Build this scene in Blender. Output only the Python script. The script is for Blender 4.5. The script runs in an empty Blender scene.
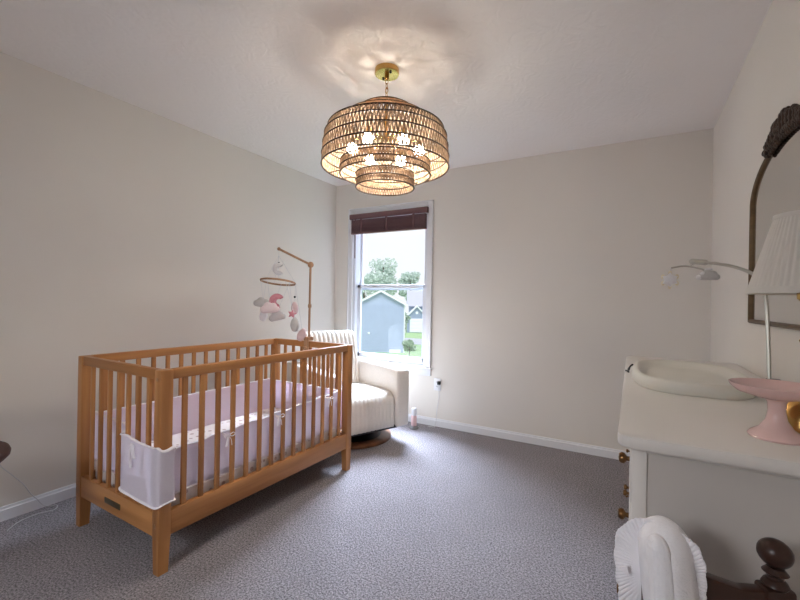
import bpy, bmesh, math, random
from mathutils import Vector, Matrix, noise
random.seed(7)
PI = math.pi
scene = bpy.context.scene
COL = scene.collection

# ------------------------------------------------------------------ helpers
def lin(c):
    return tuple(((v/255)/12.92 if v/255 <= .04045 else ((v/255+.055)/1.055)**2.4) for v in c)

def tag(o, label=None, cat=None, group=None, kind=None):
    if label: o['label'] = label
    if cat: o['category'] = cat
    if group: o['group'] = group
    if kind: o['kind'] = kind
    return o

def empty(name, loc=(0,0,0), rz=0, label=None, cat=None, group=None):
    o = bpy.data.objects.new(name, None); COL.objects.link(o)
    o.location = loc; o.rotation_euler = (0,0,rz)
    o.empty_display_size = .05
    return tag(o, label, cat, group)

class MB:
    """collects shapes in one bmesh"""
    def __init__(s): s.bm = bmesh.new()
    def add(s, bm2, M=None):
        if M is not None: bm2.transform(M)
        me = bpy.data.meshes.new('tmp'); bm2.to_mesh(me); bm2.free()
        s.bm.from_mesh(me); bpy.data.meshes.remove(me); return s
    def box(s, x0, x1, y0, y1, z0, z1, bev=0, seg=2, M=None):
        b = bmesh.new(); bmesh.ops.create_cube(b, size=1)
        for v in b.verts:
            v.co = Vector(((x0+x1)/2+v.co.x*(x1-x0), (y0+y1)/2+v.co.y*(y1-y0), (z0+z1)/2+v.co.z*(z1-z0)))
        if bev: bmesh.ops.bevel(b, geom=b.edges[:], offset=bev, segments=seg, profile=.5, affect='EDGES')
        return s.add(b, M)
    def lathe(s, prof, n=32, M=None, close=False, rfun=None):
        b = bmesh.new(); rings = []
        for i, (r, z) in enumerate(prof):
            if r < 1e-6: rings.append([b.verts.new((0,0,z))])
            else:
                ring = []
                for k in range(n):
                    a = 2*PI*k/n; rr = r*(rfun(a, i) if rfun else 1)
                    ring.append(b.verts.new((rr*math.cos(a), rr*math.sin(a), z)))
                rings.append(ring)
        pairs = list(zip(rings, rings[1:])) + ([(rings[-1], rings[0])] if close else [])
        for A, B in pairs:
            for k in range(n):
                k2 = (k+1) % n
                if len(A) == 1 and len(B) == 1: continue
                if len(A) == 1: f = (A[0], B[k2], B[k])
                elif len(B) == 1: f = (A[k], A[k2], B[0])
                else: f = (A[k], A[k2], B[k2], B[k])
                b.faces.new(f)
        if not close:
            for R in (rings[0], rings[-1]):
                if len(R) > 1: b.faces.new(R)
        bmesh.ops.recalc_face_normals(b, faces=b.faces[:])
        return s.add(b, M)
    def tube(s, pts, r, n=8, closed=False, flat=1.0, M=None):
        b = bmesh.new(); pts = [Vector(p) for p in pts]; N = len(pts); rings = []
        rs = r if isinstance(r, (list, tuple)) else [r]*N
        prev = None
        for i, p in enumerate(pts):
            if closed: t = pts[(i+1) % N]-pts[i-1]
            else: t = pts[min(i+1, N-1)]-pts[max(i-1, 0)]
            t.normalize()
            if prev is None:
                up = Vector((0,0,1)) if abs(t.z) < .9 else Vector((1,0,0))
                u = t.cross(up).normalized()
            else:
                u = (prev - t*prev.dot(t)).normalized()
            prev = u; w = t.cross(u)
            rings.append([b.verts.new(p+(u*math.cos(2*PI*k/n)+w*flat*math.sin(2*PI*k/n))*rs[i]) for k in range(n)])
        rng = range(N) if closed else range(N-1)
        for i in rng:
            A, B = rings[i], rings[(i+1) % N]
            for k in range(n): b.faces.new((A[k], A[(k+1) % n], B[(k+1) % n], B[k]))
        if not closed: b.faces.new(rings[0][::-1]); b.faces.new(rings[-1])
        bmesh.ops.recalc_face_normals(b, faces=b.faces[:])
        return s.add(b, M)
    def torus(s, R, r, z=0, n=64, m=8, M=None):
        return s.tube([(R*math.cos(2*PI*k/n), R*math.sin(2*PI*k/n), z) for k in range(n)], r, m, True, M=M)
    def ball(s, c, r, sx=1, sy=1, sz=1, n=2, M=None):
        b = bmesh.new(); bmesh.ops.create_icosphere(b, subdivisions=n, radius=r)
        b.transform(Matrix.Translation(c) @ Matrix.Diagonal((sx, sy, sz, 1)))
        return s.add(b, M)
    def prism(s, poly, axis, a, c, bev=0, M=None):
        """poly: 2D outline; axis 'x': (y,z), 'y': (x,z), 'z': (x,y) extruded from a to c"""
        b = bmesh.new()
        def P(u, v, w): return {'x': (w,u,v), 'y': (u,w,v), 'z': (u,v,w)}[axis]
        A = [b.verts.new(P(u, v, a)) for u, v in poly]; B = [b.verts.new(P(u, v, c)) for u, v in poly]
        b.faces.new(A); b.faces.new(B[::-1]); n = len(poly)
        for i in range(n): b.faces.new((A[i], A[(i+1) % n], B[(i+1) % n], B[i]))
        bmesh.ops.recalc_face_normals(b, faces=b.faces[:])
        if bev: bmesh.ops.bevel(b, geom=b.edges[:], offset=bev, segments=2, profile=.5, affect='EDGES')
        return s.add(b, M)
    def grid(s, f, nu, nv, wrapu=False, wrapv=False, M=None):
        b = bmesh.new()
        V = [[b.verts.new(f(i/(nu if wrapu else nu-1), j/(nv if wrapv else nv-1))) for j in range(nv)] for i in range(nu)]
        for i in range(nu if wrapu else nu-1):
            for j in range(nv if wrapv else nv-1):
                b.faces.new((V[i][j], V[(i+1) % nu][j], V[(i+1) % nu][(j+1) % nv], V[i][(j+1) % nv]))
        return s.add(b, M)
    def sheet(s, f, nu, nv, th, M=None):
        """a two-sided sheet with thickness th"""
        b = bmesh.new()
        V = [[b.verts.new(f(i/(nu-1), j/(nv-1))) for j in range(nv)] for i in range(nu)]
        for i in range(nu-1):
            for j in range(nv-1): b.faces.new((V[i][j], V[i+1][j], V[i+1][j+1], V[i][j+1]))
        bmesh.ops.recalc_face_normals(b, faces=b.faces[:])
        bmesh.ops.solidify(b, geom=b.faces[:], thickness=th)
        bmesh.ops.recalc_face_normals(b, faces=b.faces[:])
        return s.add(b, M)
    def loft(s, sections):
        b = bmesh.new()
        R = [[b.verts.new(p) for p in sec] for sec in sections]; n = len(R[0])
        for A, B in zip(R, R[1:]):
            for k in range(n): b.faces.new((A[k], A[(k+1) % n], B[(k+1) % n], B[k]))
        b.faces.new(R[0][::-1]); b.faces.new(R[-1])
        bmesh.ops.recalc_face_normals(b, faces=b.faces[:])
        return s.add(b)
    def build(s, name, m, parent=None, smooth=40, label=None):
        me = bpy.data.meshes.new(name); s.bm.to_mesh(me); s.bm.free()
        me.materials.append(m)
        if smooth:
            me.polygons.foreach_set('use_smooth', [True]*len(me.polygons))
            if smooth < 180: me.set_sharp_from_angle(angle=math.radians(smooth))
        me.update()
        o = bpy.data.objects.new(name, me); COL.objects.link(o)
        if parent: o.parent = parent
        if label: o['label'] = label
        return o

def cr(pts, n=8):
    """smooth path through points"""
    pts = [Vector(p) for p in pts]; out = []
    P = [pts[0]*2-pts[1]]+pts+[pts[-1]*2-pts[-2]]
    for i in range(1, len(P)-2):
        for k in range(n):
            t = k/n; a, b, c, d = P[i-1], P[i], P[i+1], P[i+2]
            out.append(.5*((2*b)+(c-a)*t+(2*a-5*b+4*c-d)*t*t+(3*b-a-3*c+d)*t**3))
    out.append(pts[-1]); return out

# ------------------------------------------------------------------ materials
def mat(name, c, rough=.6, metal=0, var=.06, scale=8, stretch=(1,1,1), bump=0, bscale=None, c2=None, trans=0, spec=.5, sheen=0, detail=4):
    m = bpy.data.materials.new(name); m.use_nodes = True
    nt = m.node_tree; N = nt.nodes; L = nt.links
    p = N['Principled BSDF']; p.inputs['Roughness'].default_value = rough; p.inputs['Metallic'].default_value = metal
    p.inputs['Specular IOR Level'].default_value = spec
    if sheen: p.inputs['Sheen Weight'].default_value = sheen
    tc = N.new('ShaderNodeTexCoord'); mp = N.new('ShaderNodeMapping'); mp.inputs['Scale'].default_value = stretch
    L.new(tc.outputs['Object'], mp.inputs['Vector'])
    nz = N.new('ShaderNodeTexNoise'); nz.inputs['Scale'].default_value = scale; nz.inputs['Detail'].default_value = detail
    L.new(mp.outputs['Vector'], nz.inputs['Vector'])
    rp = N.new('ShaderNodeValToRGB'); a = lin(c); b = lin(c2) if c2 else a
    rp.color_ramp.elements[0].position = .3; rp.color_ramp.elements[1].position = .7
    rp.color_ramp.elements[0].color = tuple(max(0, x*(1-var)) for x in a)+(1,)
    rp.color_ramp.elements[1].color = tuple(min(1, x*(1+var)) for x in b)+(1,)
    L.new(nz.outputs['Fac'], rp.inputs['Fac']); L.new(rp.outputs['Color'], p.inputs['Base Color'])
    if bump:
        bz = N.new('ShaderNodeTexNoise'); bz.inputs['Scale'].default_value = bscale or scale*4; bz.inputs['Detail'].default_value = 3
        L.new(mp.outputs['Vector'], bz.inputs['Vector'])
        bn = N.new('ShaderNodeBump'); bn.inputs['Strength'].default_value = 1; bn.inputs['Distance'].default_value = bump
        L.new(bz.outputs['Fac'], bn.inputs['Height']); L.new(bn.outputs['Normal'], p.inputs['Normal'])
    if trans:
        t = N.new('ShaderNodeBsdfTranslucent'); L.new(rp.outputs['Color'], t.inputs['Color'])
        mx = N.new('ShaderNodeMixShader'); mx.inputs['Fac'].default_value = trans
        L.new(p.outputs[0], mx.inputs[1]); L.new(t.outputs[0], mx.inputs[2]); L.new(mx.outputs[0], N['Material Output'].inputs[0])
    return m

def emit(name, c, s):
    m = bpy.data.materials.new(name); m.use_nodes = True; N = m.node_tree.nodes
    N.remove(N['Principled BSDF']); e = N.new('ShaderNodeEmission')
    e.inputs[0].default_value = lin(c)+(1,); e.inputs[1].default_value = s
    m.node_tree.links.new(e.outputs[0], N['Material Output'].inputs[0]); return m

M = {}
WALLC = (223, 217, 210)
M['wall'] = mat('wall_paint', WALLC, .75, var=.015, scale=1.5, bump=.0004, bscale=160, spec=.25)
M['white'] = mat('white_trim_paint', (226, 226, 230), .4, var=.01, scale=3)
M['vinyl'] = mat('white_window_vinyl', (222, 224, 232), .35, var=.01, scale=3)

def ceiling_mat():
    m = mat('ceiling_knockdown', (243, 237, 234), .85, var=.012, scale=2, spec=.2)
    nt = m.node_tree; N = nt.nodes; L = nt.links
    tc = N.new('ShaderNodeTexCoord')
    nz = N.new('ShaderNodeTexNoise'); nz.inputs['Scale'].default_value = 5; nz.inputs['Detail'].default_value = 2
    L.new(tc.outputs['Object'], nz.inputs['Vector'])
    wv = N.new('ShaderNodeTexWave'); wv.inputs['Scale'].default_value = 5; wv.inputs['Distortion'].default_value = 16
    wv.inputs['Detail'].default_value = 3; wv.inputs['Detail Scale'].default_value = 1.6
    L.new(tc.outputs['Object'], wv.inputs['Vector'])
    mu = N.new('ShaderNodeMath'); mu.operation = 'MULTIPLY'; L.new(nz.outputs['Fac'], mu.inputs[0]); L.new(wv.outputs['Fac'], mu.inputs[1])
    b = N.new('ShaderNodeBump'); b.inputs['Distance'].default_value = .0022; b.inputs['Strength'].default_value = .6
    L.new(mu.outputs[0], b.inputs['Height']); L.new(b.outputs['Normal'], N['Principled BSDF'].inputs['Normal'])
    return m
M['ceiling'] = ceiling_mat()

def carpet_mat():
    m = bpy.data.materials.new('cut_pile_carpet'); m.use_nodes = True
    nt = m.node_tree; N = nt.nodes; L = nt.links; p = N['Principled BSDF']
    p.inputs['Roughness'].default_value = 1; p.inputs['Specular IOR Level'].default_value = .1; p.inputs['Sheen Weight'].default_value = .15
    tc = N.new('ShaderNodeTexCoord')
    def nz(s, d, r=.5):
        n = N.new('ShaderNodeTexNoise'); n.inputs['Scale'].default_value = s; n.inputs['Detail'].default_value = d; n.inputs['Roughness'].default_value = r
        L.new(tc.outputs['Object'], n.inputs['Vector']); return n
    a = nz(120, 4, .8); b = nz(5, 3); c = nz(260, 2)
    r1 = N.new('ShaderNodeValToRGB'); r1.color_ramp.elements[0].position = .38; r1.color_ramp.elements[1].position = .62
    r1.color_ramp.elements[0].color = lin((76, 71, 74))+(1,); r1.color_ramp.elements[1].color = lin((192, 183, 188))+(1,)
    L.new(a.outputs['Fac'], r1.inputs['Fac'])
    r2 = N.new('ShaderNodeValToRGB'); r2.color_ramp.elements[0].position = .35; r2.color_ramp.elements[1].position = .65
    r2.color_ramp.elements[0].color = (.93, .93, .93, 1); r2.color_ramp.elements[1].color = (1, 1, 1, 1)
    L.new(b.outputs['Fac'], r2.inputs['Fac'])
    mx = N.new('ShaderNodeMix'); mx.data_type = 'RGBA'; mx.blend_type = 'MULTIPLY'; mx.inputs[0].default_value = 1
    L.new(r1.outputs['Color'], mx.inputs[6]); L.new(r2.outputs['Color'], mx.inputs[7]); L.new(mx.outputs[2], p.inputs['Base Color'])
    ad = N.new('ShaderNodeMath'); ad.operation = 'ADD'; L.new(a.outputs['Fac'], ad.inputs[0]); L.new(c.outputs['Fac'], ad.inputs[1])
    bn = N.new('ShaderNodeBump'); bn.inputs['Distance'].default_value = .010; bn.inputs['Strength'].default_value = .8
    L.new(ad.outputs[0], bn.inputs['Height']); L.new(bn.outputs['Normal'], p.inputs['Normal'])
    return m
M['carpet'] = carpet_mat()

def wood(name, c, c2, axis, rough=.42, scale=14):
    st = [1, 1, 1]; st['xyz'.index(axis)] = .07
    return mat(name, c, rough, var=.12, scale=scale, stretch=tuple(st), c2=c2, bump=.0004, bscale=60, spec=.4, detail=6)
for ax in 'xyz':
    M['crib_'+ax] = wood('chestnut_wood_'+ax, (150, 97, 54), (186, 131, 80), ax)
    M['dark_'+ax] = wood('dark_stained_wood_'+ax, (44, 27, 22), (66, 40, 30), ax, .3)
M['table_wood'] = wood('walnut_table_wood', (66, 34, 26), (86, 48, 36), 'x', .5)
M['base_wood'] = wood('walnut_base_wood', (98, 62, 42), (130, 86, 58), 'x', .4)
M['blind'] = wood('mahogany_blind', (92, 62, 66), (116, 84, 84), 'x', .4)
M['clamp_wood'] = wood('beech_wood', (150, 112, 82), (186, 146, 112), 'z', .5)
M['raffia'] = mat('raffia_weave', (126, 98, 74), .7, var=.28, scale=40, c2=(156, 128, 102), trans=.13)
M['raffia_top'] = mat('glow_raffia_weave', (166, 138, 112), .7, var=.2, scale=40, c2=(192, 164, 138), trans=.6)  # same raffia, lightened and made translucent to add glow on the ceiling
M['wire'] = mat('bronze_ring', (62, 42, 26), .5, metal=.3, var=.1)
M['brass'] = mat('aged_brass', (196, 160, 98), .22, metal=1, var=.08, scale=20)
M['knob'] = mat('antique_brass_knob', (116, 84, 54), .28, metal=1, var=.2, scale=40)
M['black'] = mat('black_plastic', (22, 22, 24), .45)
M['bulb'] = emit('lit_bulb', (255, 247, 230), 172)
M['uph'] = mat('cream_boucle', (224, 216, 208), .9, var=.03, scale=60, bump=.0008, bscale=500, sheen=.2, spec=.2)
M['sheetw'] = mat('white_cotton', (240, 236, 240), .9, var=.02, scale=20, bump=.0006, bscale=300, spec=.2)
M['mesh'] = mat('white_breathable_mesh', (242, 236, 244), .9, var=.02, scale=120, bump=.0005, bscale=600, trans=.45, spec=.2)
M['pinkmesh'] = mat('blush_breathable_mesh', (240, 228, 238), .9, var=.02, scale=120, bump=.0005, bscale=600, trans=.45, spec=.2)
M['band'] = mat('white_binding', (244, 238, 242), .8, var=.01, spec=.2)
def floral():
    m = mat('printed_crib_sheet', (238, 226, 222), .9, var=.01, scale=6, spec=.2)
    nt = m.node_tree; N = nt.nodes; L = nt.links
    tc = N.new('ShaderNodeTexCoord'); v = N.new('ShaderNodeTexVoronoi'); v.inputs['Scale'].default_value = 26
    L.new(tc.outputs['Object'], v.inputs['Vector'])
    r = N.new('ShaderNodeValToRGB'); r.color_ramp.elements[0].position = .28; r.color_ramp.elements[1].position = .36
    r.color_ramp.elements[0].color = lin((196, 172, 166))+(1,); r.color_ramp.elements[1].color = lin((240, 230, 226))+(1,)
    L.new(v.outputs['Distance'], r.inputs['Fac']); L.new(r.outputs['Color'], N['Principled BSDF'].inputs['Base Color'])
    return m
M['floral'] = floral()
M['plate'] = mat('engraved_plate', (96, 86, 66), .4, metal=.6, var=.1, scale=60)
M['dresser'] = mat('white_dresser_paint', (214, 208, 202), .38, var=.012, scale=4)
M['dresser_panel'] = mat('darker_side_panel', (190, 183, 177), .5, var=.02, scale=4)  # side panels coloured darker than the rest of the dresser
M['tray'] = mat('off_white_foam', (208, 203, 192), .45, var=.012, scale=6)
M['pinkglass'] = mat('pink_milk_glass', (228, 194, 188), .18, var=.03, scale=8, trans=.15)
M['shade'] = mat('pleated_linen', (226, 220, 212), .85, var=.02, scale=30, trans=.25, spec=.2)
M['knit'] = mat('white_knit_cotton', (238, 235, 238), .95, var=.02, scale=50, bump=.0015, bscale=260, spec=.2, sheen=.2)
M['bronze'] = mat('bronze_mirror_frame', (96, 76, 54), .42, metal=.7, var=.25, scale=30)
M['carve'] = mat('carved_dark_gilding', (60, 42, 32), .5, metal=.5, var=.5, scale=60, bump=.002, bscale=150)
M['steel'] = mat('brushed_steel', (176, 170, 160), .35, metal=.85, var=.05)
M['grey_plush'] = mat('grey_plush', (196, 191, 188), .95, var=.04, scale=60, bump=.001, bscale=400)
M['white_plush'] = mat('white_plush', (226, 222, 222), .95, var=.03, scale=60, bump=.001, bscale=400)
M['pink_plush'] = mat('rose_felt', (206, 138, 148), .95, var=.05, scale=60, bump=.001, bscale=400)
M['blush_plush'] = mat('blush_felt', (216, 190, 192), .95, var=.05, scale=60, bump=.001, bscale=400)
M['blush_plush2'] = mat('pale_blush_plush', (230, 212, 212), .95, var=.03, scale=60, bump=.001, bscale=400)
M['cream_felt'] = mat('cream_felt', (224, 210, 180), .95, var=.04, scale=60)
M['thread'] = mat('white_thread', (206, 204, 206), .8)
M['outlet'] = mat('white_outlet_plastic', (226, 226, 230), .35, var=.01)
M['pink_plastic'] = mat('pale_pink_plastic', (236, 200, 200), .4, var=.01)
M['grey_plastic'] = mat('grey_plastic', (120, 116, 116), .5)

def glass():
    m = bpy.data.materials.new('window_glass'); m.use_nodes = True; nt = m.node_tree; N = nt.nodes; L = nt.links
    N.remove(N['Principled BSDF']); t = N.new('ShaderNodeBsdfTransparent'); t.inputs[0].default_value = (.95, .97, 1, 1)
    g = N.new('ShaderNodeBsdfGlossy'); g.inputs['Roughness'].default_value = .02
    x = N.new('ShaderNodeMixShader'); x.inputs[0].default_value = .03
    L.new(t.outputs[0], x.inputs[1]); L.new(g.outputs[0], x.inputs[2]); L.new(x.outputs[0], N['Material Output'].inputs[0]); return m
M['glass'] = glass()
M['mirror'] = mat('mirror_silver', (225, 225, 222), .02, metal=1, var=0)
M['siding'] = mat('blue_grey_siding', (176, 188, 216), .8, var=.03, scale=1.5)  # outdoor colours lightened from here: haze and overexposure mixed into them
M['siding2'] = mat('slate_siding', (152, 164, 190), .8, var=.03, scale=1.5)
M['shingle'] = mat('hazed_grey_shingles', (188, 190, 204), .9, var=.1, scale=6)
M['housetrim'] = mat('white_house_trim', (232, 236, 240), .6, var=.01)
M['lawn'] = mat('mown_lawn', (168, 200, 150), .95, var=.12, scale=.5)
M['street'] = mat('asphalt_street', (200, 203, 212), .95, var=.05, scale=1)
M['leaf'] = mat('hazed_leaf_green', (184, 204, 194), .8, var=.2, scale=2, c2=(222, 232, 226), trans=.3)  # haze put into the leaf colour, paler and bluer
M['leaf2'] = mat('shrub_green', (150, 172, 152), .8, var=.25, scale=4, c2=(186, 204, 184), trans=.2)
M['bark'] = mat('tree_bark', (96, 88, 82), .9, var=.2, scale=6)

# ------------------------------------------------------------------ room
W, D, H, Y0 = 3.34, 3.575, 2.44, -1.25
T = .12
def struct(name, mb, m, parent=None):
    o = mb.build(name, m, parent, smooth=30)
    if parent is None: o['kind'] = 'structure'
    return o
struct('floor', MB().box(-T, W+T, Y0-T, D+T, -.1, 0), M['carpet'])
struct('ceiling', MB().box(-T, W+T, Y0-T, D+T, H, H+.1), M['ceiling'])
struct('wall_left', MB().box(-T, 0, Y0-T, D+T, 0, H), M['wall'])
struct('wall_right', MB().box(W, W+T, Y0-T, D+T, 0, H), M['wall'])
WX0, WX1, WZ0, WZ1 = .245, 1.13, .555, 2.105
b = MB(); b.box(0, WX0, D, D+T, 0, H); b.box(WX1, W, D, D+T, 0, H); b.box(WX0, WX1, D, D+T, 0, WZ0); b.box(WX0, WX1, D, D+T, WZ1, H)
struct('wall_back', b, M['wall'])
# wall behind the camera, with a window added to let in fill light
VX0, VX1 = 1.15, 2.25
b = MB(); b.box(0, VX0, Y0-T, Y0, 0, H); b.box(VX1, W, Y0-T, Y0, 0, H); b.box(VX0, VX1, Y0-T, Y0, 0, .85); b.box(VX0, VX1, Y0-T, Y0, WZ1, H)
struct('wall_front', b, M['wall'])

def baseboard(name, x0, x1, y0, y1, n):
    """a board with a stepped cap; n = inward normal axis"""
    b = MB(); h = .072
    ax, sg = n
    if ax == 'x':
        xa = x0 if sg > 0 else x1
        p = [(xa, 0), (xa+sg*.016, 0), (xa+sg*.016, h-.016), (xa+sg*.010, h-.012), (xa+sg*.008, h), (xa, h)]
        b.prism(p, 'y', y0, y1)
    else:
        ya = y0 if sg > 0 else y1
        p = [(ya, 0), (ya+sg*.016, 0), (ya+sg*.016, h-.016), (ya+sg*.010, h-.012), (ya+sg*.008, h), (ya, h)]
        b.prism(p, 'x', x0, x1)
    return struct(name, b, M['white'])
baseboard('baseboard_left', 0, .016, Y0, D, ('x', 1))
baseboard('baseboard_right', W-.016, W, Y0, D, ('x', -1))
baseboard('baseboard_back', .016, W-.016, D-.016, D, ('y', -1))

# window 1 (double hung)
def window(name, x0, x1, z0, z1, yin, yout, sg):
    """yin: room face of the wall, sg: direction from room to outside (+1/-1)"""
    root = empty(name); root['kind'] = 'structure'
    def Y(a, c): return tuple(sorted((yin+sg*a, yin+sg*c)))
    cw, ct = .058, .018
    b = MB()
    for xa, xb in ((x0-cw, x0), (x1, x1+cw)):
        b.box(xa, xb, *Y(-ct, 0), z0-.01, z1+cw, .004)
        b.box(xa if xa < x0 else xb-.014, xa+.014 if xa < x0 else xb, *Y(-ct-.008, -ct+.004), z0-.01, z1+cw, .003)
    b.box(x0, x1, *Y(-ct, 0), z1, z1+cw, .004)
    b.box(x0-cw, x1+cw, *Y(-ct-.008, -ct+.004), z1+cw-.014, z1+cw, .003)
    b.build('casing', M['white'], root, 30)
    MB().box(x0-cw-.012, x1+cw+.012, *Y(-.04, .05), z0-.028, z0-.004, .006).build('sill', M['white'], root, 30)
    MB().box(x0-cw, x1+cw, *Y(-.016, 0), z0-.085, z0-.028, .004).build('apron', M['white'], root, 30)
    b = MB()
    b.box(x0, x0+.03, *Y(.0, .118), z0-.004, z1, .002); b.box(x1-.03, x1, *Y(.0, .118), z0-.004, z1, .002)
    b.box(x0, x1, *Y(.0, .118), z1-.03, z1, .002); b.box(x0, x1, *Y(.05, .118), z0-.004, z0+.03, .002)
    b.build('frame', M['vinyl'], root, 30)
    zm = (z0+z1)/2-.005
    for (za, zb, ya, yb, s) in ((z0+.028, zm+.028, .045, .075, .042), (zm-.028, z1-.028, .08, .11, .036)):
        b = MB(); xa, xb = x0+.028, x1-.028
        b.box(xa, xa+s, *Y(ya, yb), za, zb, .004); b.box(xb-s, xb, *Y(ya, yb), za, zb, .004)
        b.box(xa, xb, *Y(ya, yb), za, za+s*1.05, .004); b.box(xa, xb, *Y(ya, yb), zb-s*.9, zb, .004)
        sa = b.build('sash', M['vinyl'], root, 30)
        MB().box(xa+s-.004, xb-s+.004, *Y((ya+yb)/2-.003, (ya+yb)/2+.003), za+s-.004, zb-s*.9+.004).build('pane', M['glass'], sa, 0)
    return root
window('window_1', WX0, WX1, WZ0, WZ1, D, D+T, 1)
window('window_fill', VX0, VX1, .85, WZ1, Y0, Y0-T, -1)  # unseen window behind the camera, added for extra daylight

# wooden blind raised at the top of the window
bl = empty('window_blind', (.687, D-.03, 2.1), 0, 'dark mahogany wooden blind drawn up at the top of the window', 'blind')
b = MB(); b.prism([(-.022, -.004), (-.034, -.012), (-.034, -.05), (-.03, -.058), (-.018, -.062), (-.018, -.004)], 'x', -.456, .456)
b.box(-.456, -.444, -.03, .012, -.06, -.006, .002); b.box(.444, .456, -.03, .012, -.06, -.006, .002)
b.build('valance', M['blind'], bl, 30)
b = MB()
for k in range(26):
    z = -.068-.0052*k
    b.box(-.437, .437, -.027, .012, z-.0036, z, .001, 1)
b.build('slat_stack', M['blind'], bl, 30)
MB().box(-.437, .437, -.029, .014, -.216, -.2, .003).build('bottom_rail', M['blind'], bl, 30)
for x in (-.31, 0, .31): MB().box(x-.012, x+.012, -.031, -.027, -.212, -.062).build('ladder_tape', M['blind'], bl, 30)
MB().tube([(-.395, -.012, -.06), (-.396, -.008, -.25), (-.397, -.006, -.47)], .005, 6).build('tilt_wand', M['blind'], bl)

# ------------------------------------------------------------------ outside
b = MB(); b.box(-60, 10, 4.6, 42.5, -4.4, -3.9); struct('lawn', b, M['lawn'])
b = MB(); b.box(-70, 10, 42.5, 49.0, -4.4, -3.86); struct('street', b, M['street'])
b = MB(); b.box(-90, 20, 49.0, 110, -4.4, -3.9); o = struct('lawn.001', b, M['lawn'])

h = empty('house', (-18.5, 33.9, -3.9), math.radians(29), 'blue grey house showing its gable end beyond the window', 'house')
def gable(b, w, d, he, hr): b.prism([(-w/2, 0), (w/2, 0), (w/2, he), (0, hr), (-w/2, he)], 'y', 0, d)
b = MB(); gable(b, 4.7, 9, 4.72, 5.95)
for k in range(30):
    z = .2+k*.15
    b.box(-2.37, 2.37, -.025, .0, z, z+.13)
b.build('wall', M['siding'], h, 30)
b = MB(); b.prism([(0, 6.0), (-2.6, 4.62), (-2.6, 4.74), (0, 6.12), (2.6, 4.74), (2.6, 4.62)], 'y', -.3, 9.2)
b.build('roof', M['shingle'], h, 30)
b = MB(); b.prism([(0, 5.9), (-2.64, 4.5), (-2.64, 4.72), (0, 6.12), (2.64, 4.72), (2.64, 4.5)], 'y', -.36, -.3)
b.build('rake_trim', M['housetrim'], h, 30)
b = MB(); b.box(2.26, 2.38, -.06, .06, 0, 4.7); b.build('corner_trim', M['housetrim'], h, 30)
b = MB(); b.box(-1.25, -1.05, -.12, -.02, 1.75, 1.95, .02); b.build('wall_vent', M['housetrim'], h, 30)
b = MB(); b.box(.9, 2.0, -.5, -.04, 0, .3, .06); b.build('utility_box', M['housetrim'], h, 30)

h2 = empty('house', (-26.9, 58.0, -3.9), math.radians(29), 'slate house with a white trimmed garage gable across the street', 'house')
b = MB(); b.box(-1.2, 11, 1.8, 10, 0, 4.4); b.build('wall', M['siding2'], h2, 30)
b = MB(); b.prism([(1.2, 4.2), (10.6, 4.2), (5.9, 6.9)], 'x', -1.6, 11.4); b.build('roof', M['shingle'], h2, 30)
b = MB(); gable(b, 3.1, 3.2, 2.55, 4.15); b.build('garage_wing', M['siding2'], h2, 30)
b = MB(); b.prism([(0, 4.12), (-1.85, 2.25), (-1.85, 2.55), (0, 4.42), (1.85, 2.55), (1.85, 2.25)], 'y', -.35, 3.2)
b.build('rake_trim', M['housetrim'], h2, 30)
b = MB()
for k in range(4): b.box(-1.1, 1.1, -.08, -.01, .08+.54*k, .64+.54*k, .02)
b.build('garage_door', M['housetrim'], h2, 30)
b = MB(); b.lathe([(0, -.05), (.22, -.05), (.22, .0), (0, .0)], 20, Matrix.Translation((0, -.03, 3.2)) @ Matrix.Rotation(PI/2, 4, 'X')); b.build('gable_vent', M['housetrim'], h2, 30)
b = MB(); b.prism([(-1.3, 2.2), (-1.3, 2.4), (-1.9, 2.4), (-1.9, 2.2)], 'y', -.6, 2.0); b.box(-1.85, -1.72, -.55, -.42, 0, 2.3); b.build('porch', M['housetrim'], h2, 30)

def foliage(b, c, R, n, size, rng, zs=1.0):
    """leafy mass: many small bent leaves round several lobes"""
    bm = bmesh.new()
    for k in range(n):
        v = Vector((rng.gauss(0,1), rng.gauss(0,1), rng.gauss(0,1))).normalized()*R*(rng.random()**.35)
        v.z *= zs
        p = Vector(c)+v; a = Vector((rng.gauss(0,1), rng.gauss(0,1), rng.gauss(0,1))).normalized(); q = a.orthogonal().normalized()
        s = size*(.6+rng.random()*.8)
        vs = [bm.verts.new(p+a*s), bm.verts.new(p+q*s*.55), bm.verts.new(p-a*s), bm.verts.new(p-q*s*.55)]
        bm.faces.new(vs)
    b.add(bm)
def tree(loc, h, R, lobes, seed, label, leaf='leaf', n=170, size=.30, group=None, name='tree'):
    rng = random.Random(seed); t = empty(name, loc, 0, label, 'tree' if name == 'tree' else 'shrub', group)
    b = MB()
    for k in range(lobes):
        a = rng.random()*6.28; rr = R*.62*math.sqrt(rng.random())
        c = (rr*math.cos(a), rr*math.sin(a), h*(.42+.5*rng.random()*(1-.45*rr/R)))
        foliage(b, c, R*(.3+.16*rng.random()), n, size, rng, .8)
    b.build('crown', M[leaf], t, 0)
    b = MB(); b.tube([(0,0,0), (.1,0,h*.4), (0,.1,h*.8)], [h*.025, h*.018, h*.006], 8)
    for k in range(5):
        a = k*1.3; b.tube([(0,0,h*(.3+.07*k)), (R*.4*math.cos(a), R*.4*math.sin(a), h*(.5+.08*k))], [h*.01, h*.004], 6)
    b.build('trunk', M['bark'], t)
    return t
tree((-43.3, 74.0, -3.9), 15.2, 4.4, 20, 3, 'tall pale green tree rising behind the blue grey house')
tree((-36.2, 73.0, -3.9), 12.4, 2.6, 12, 5, 'thin greenish tree just right of the tallest tree')
tree((-36.9, 86.5, -3.9), 8.7, 3.0, 10, 8, 'low dark tree behind the slate house roof')
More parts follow.
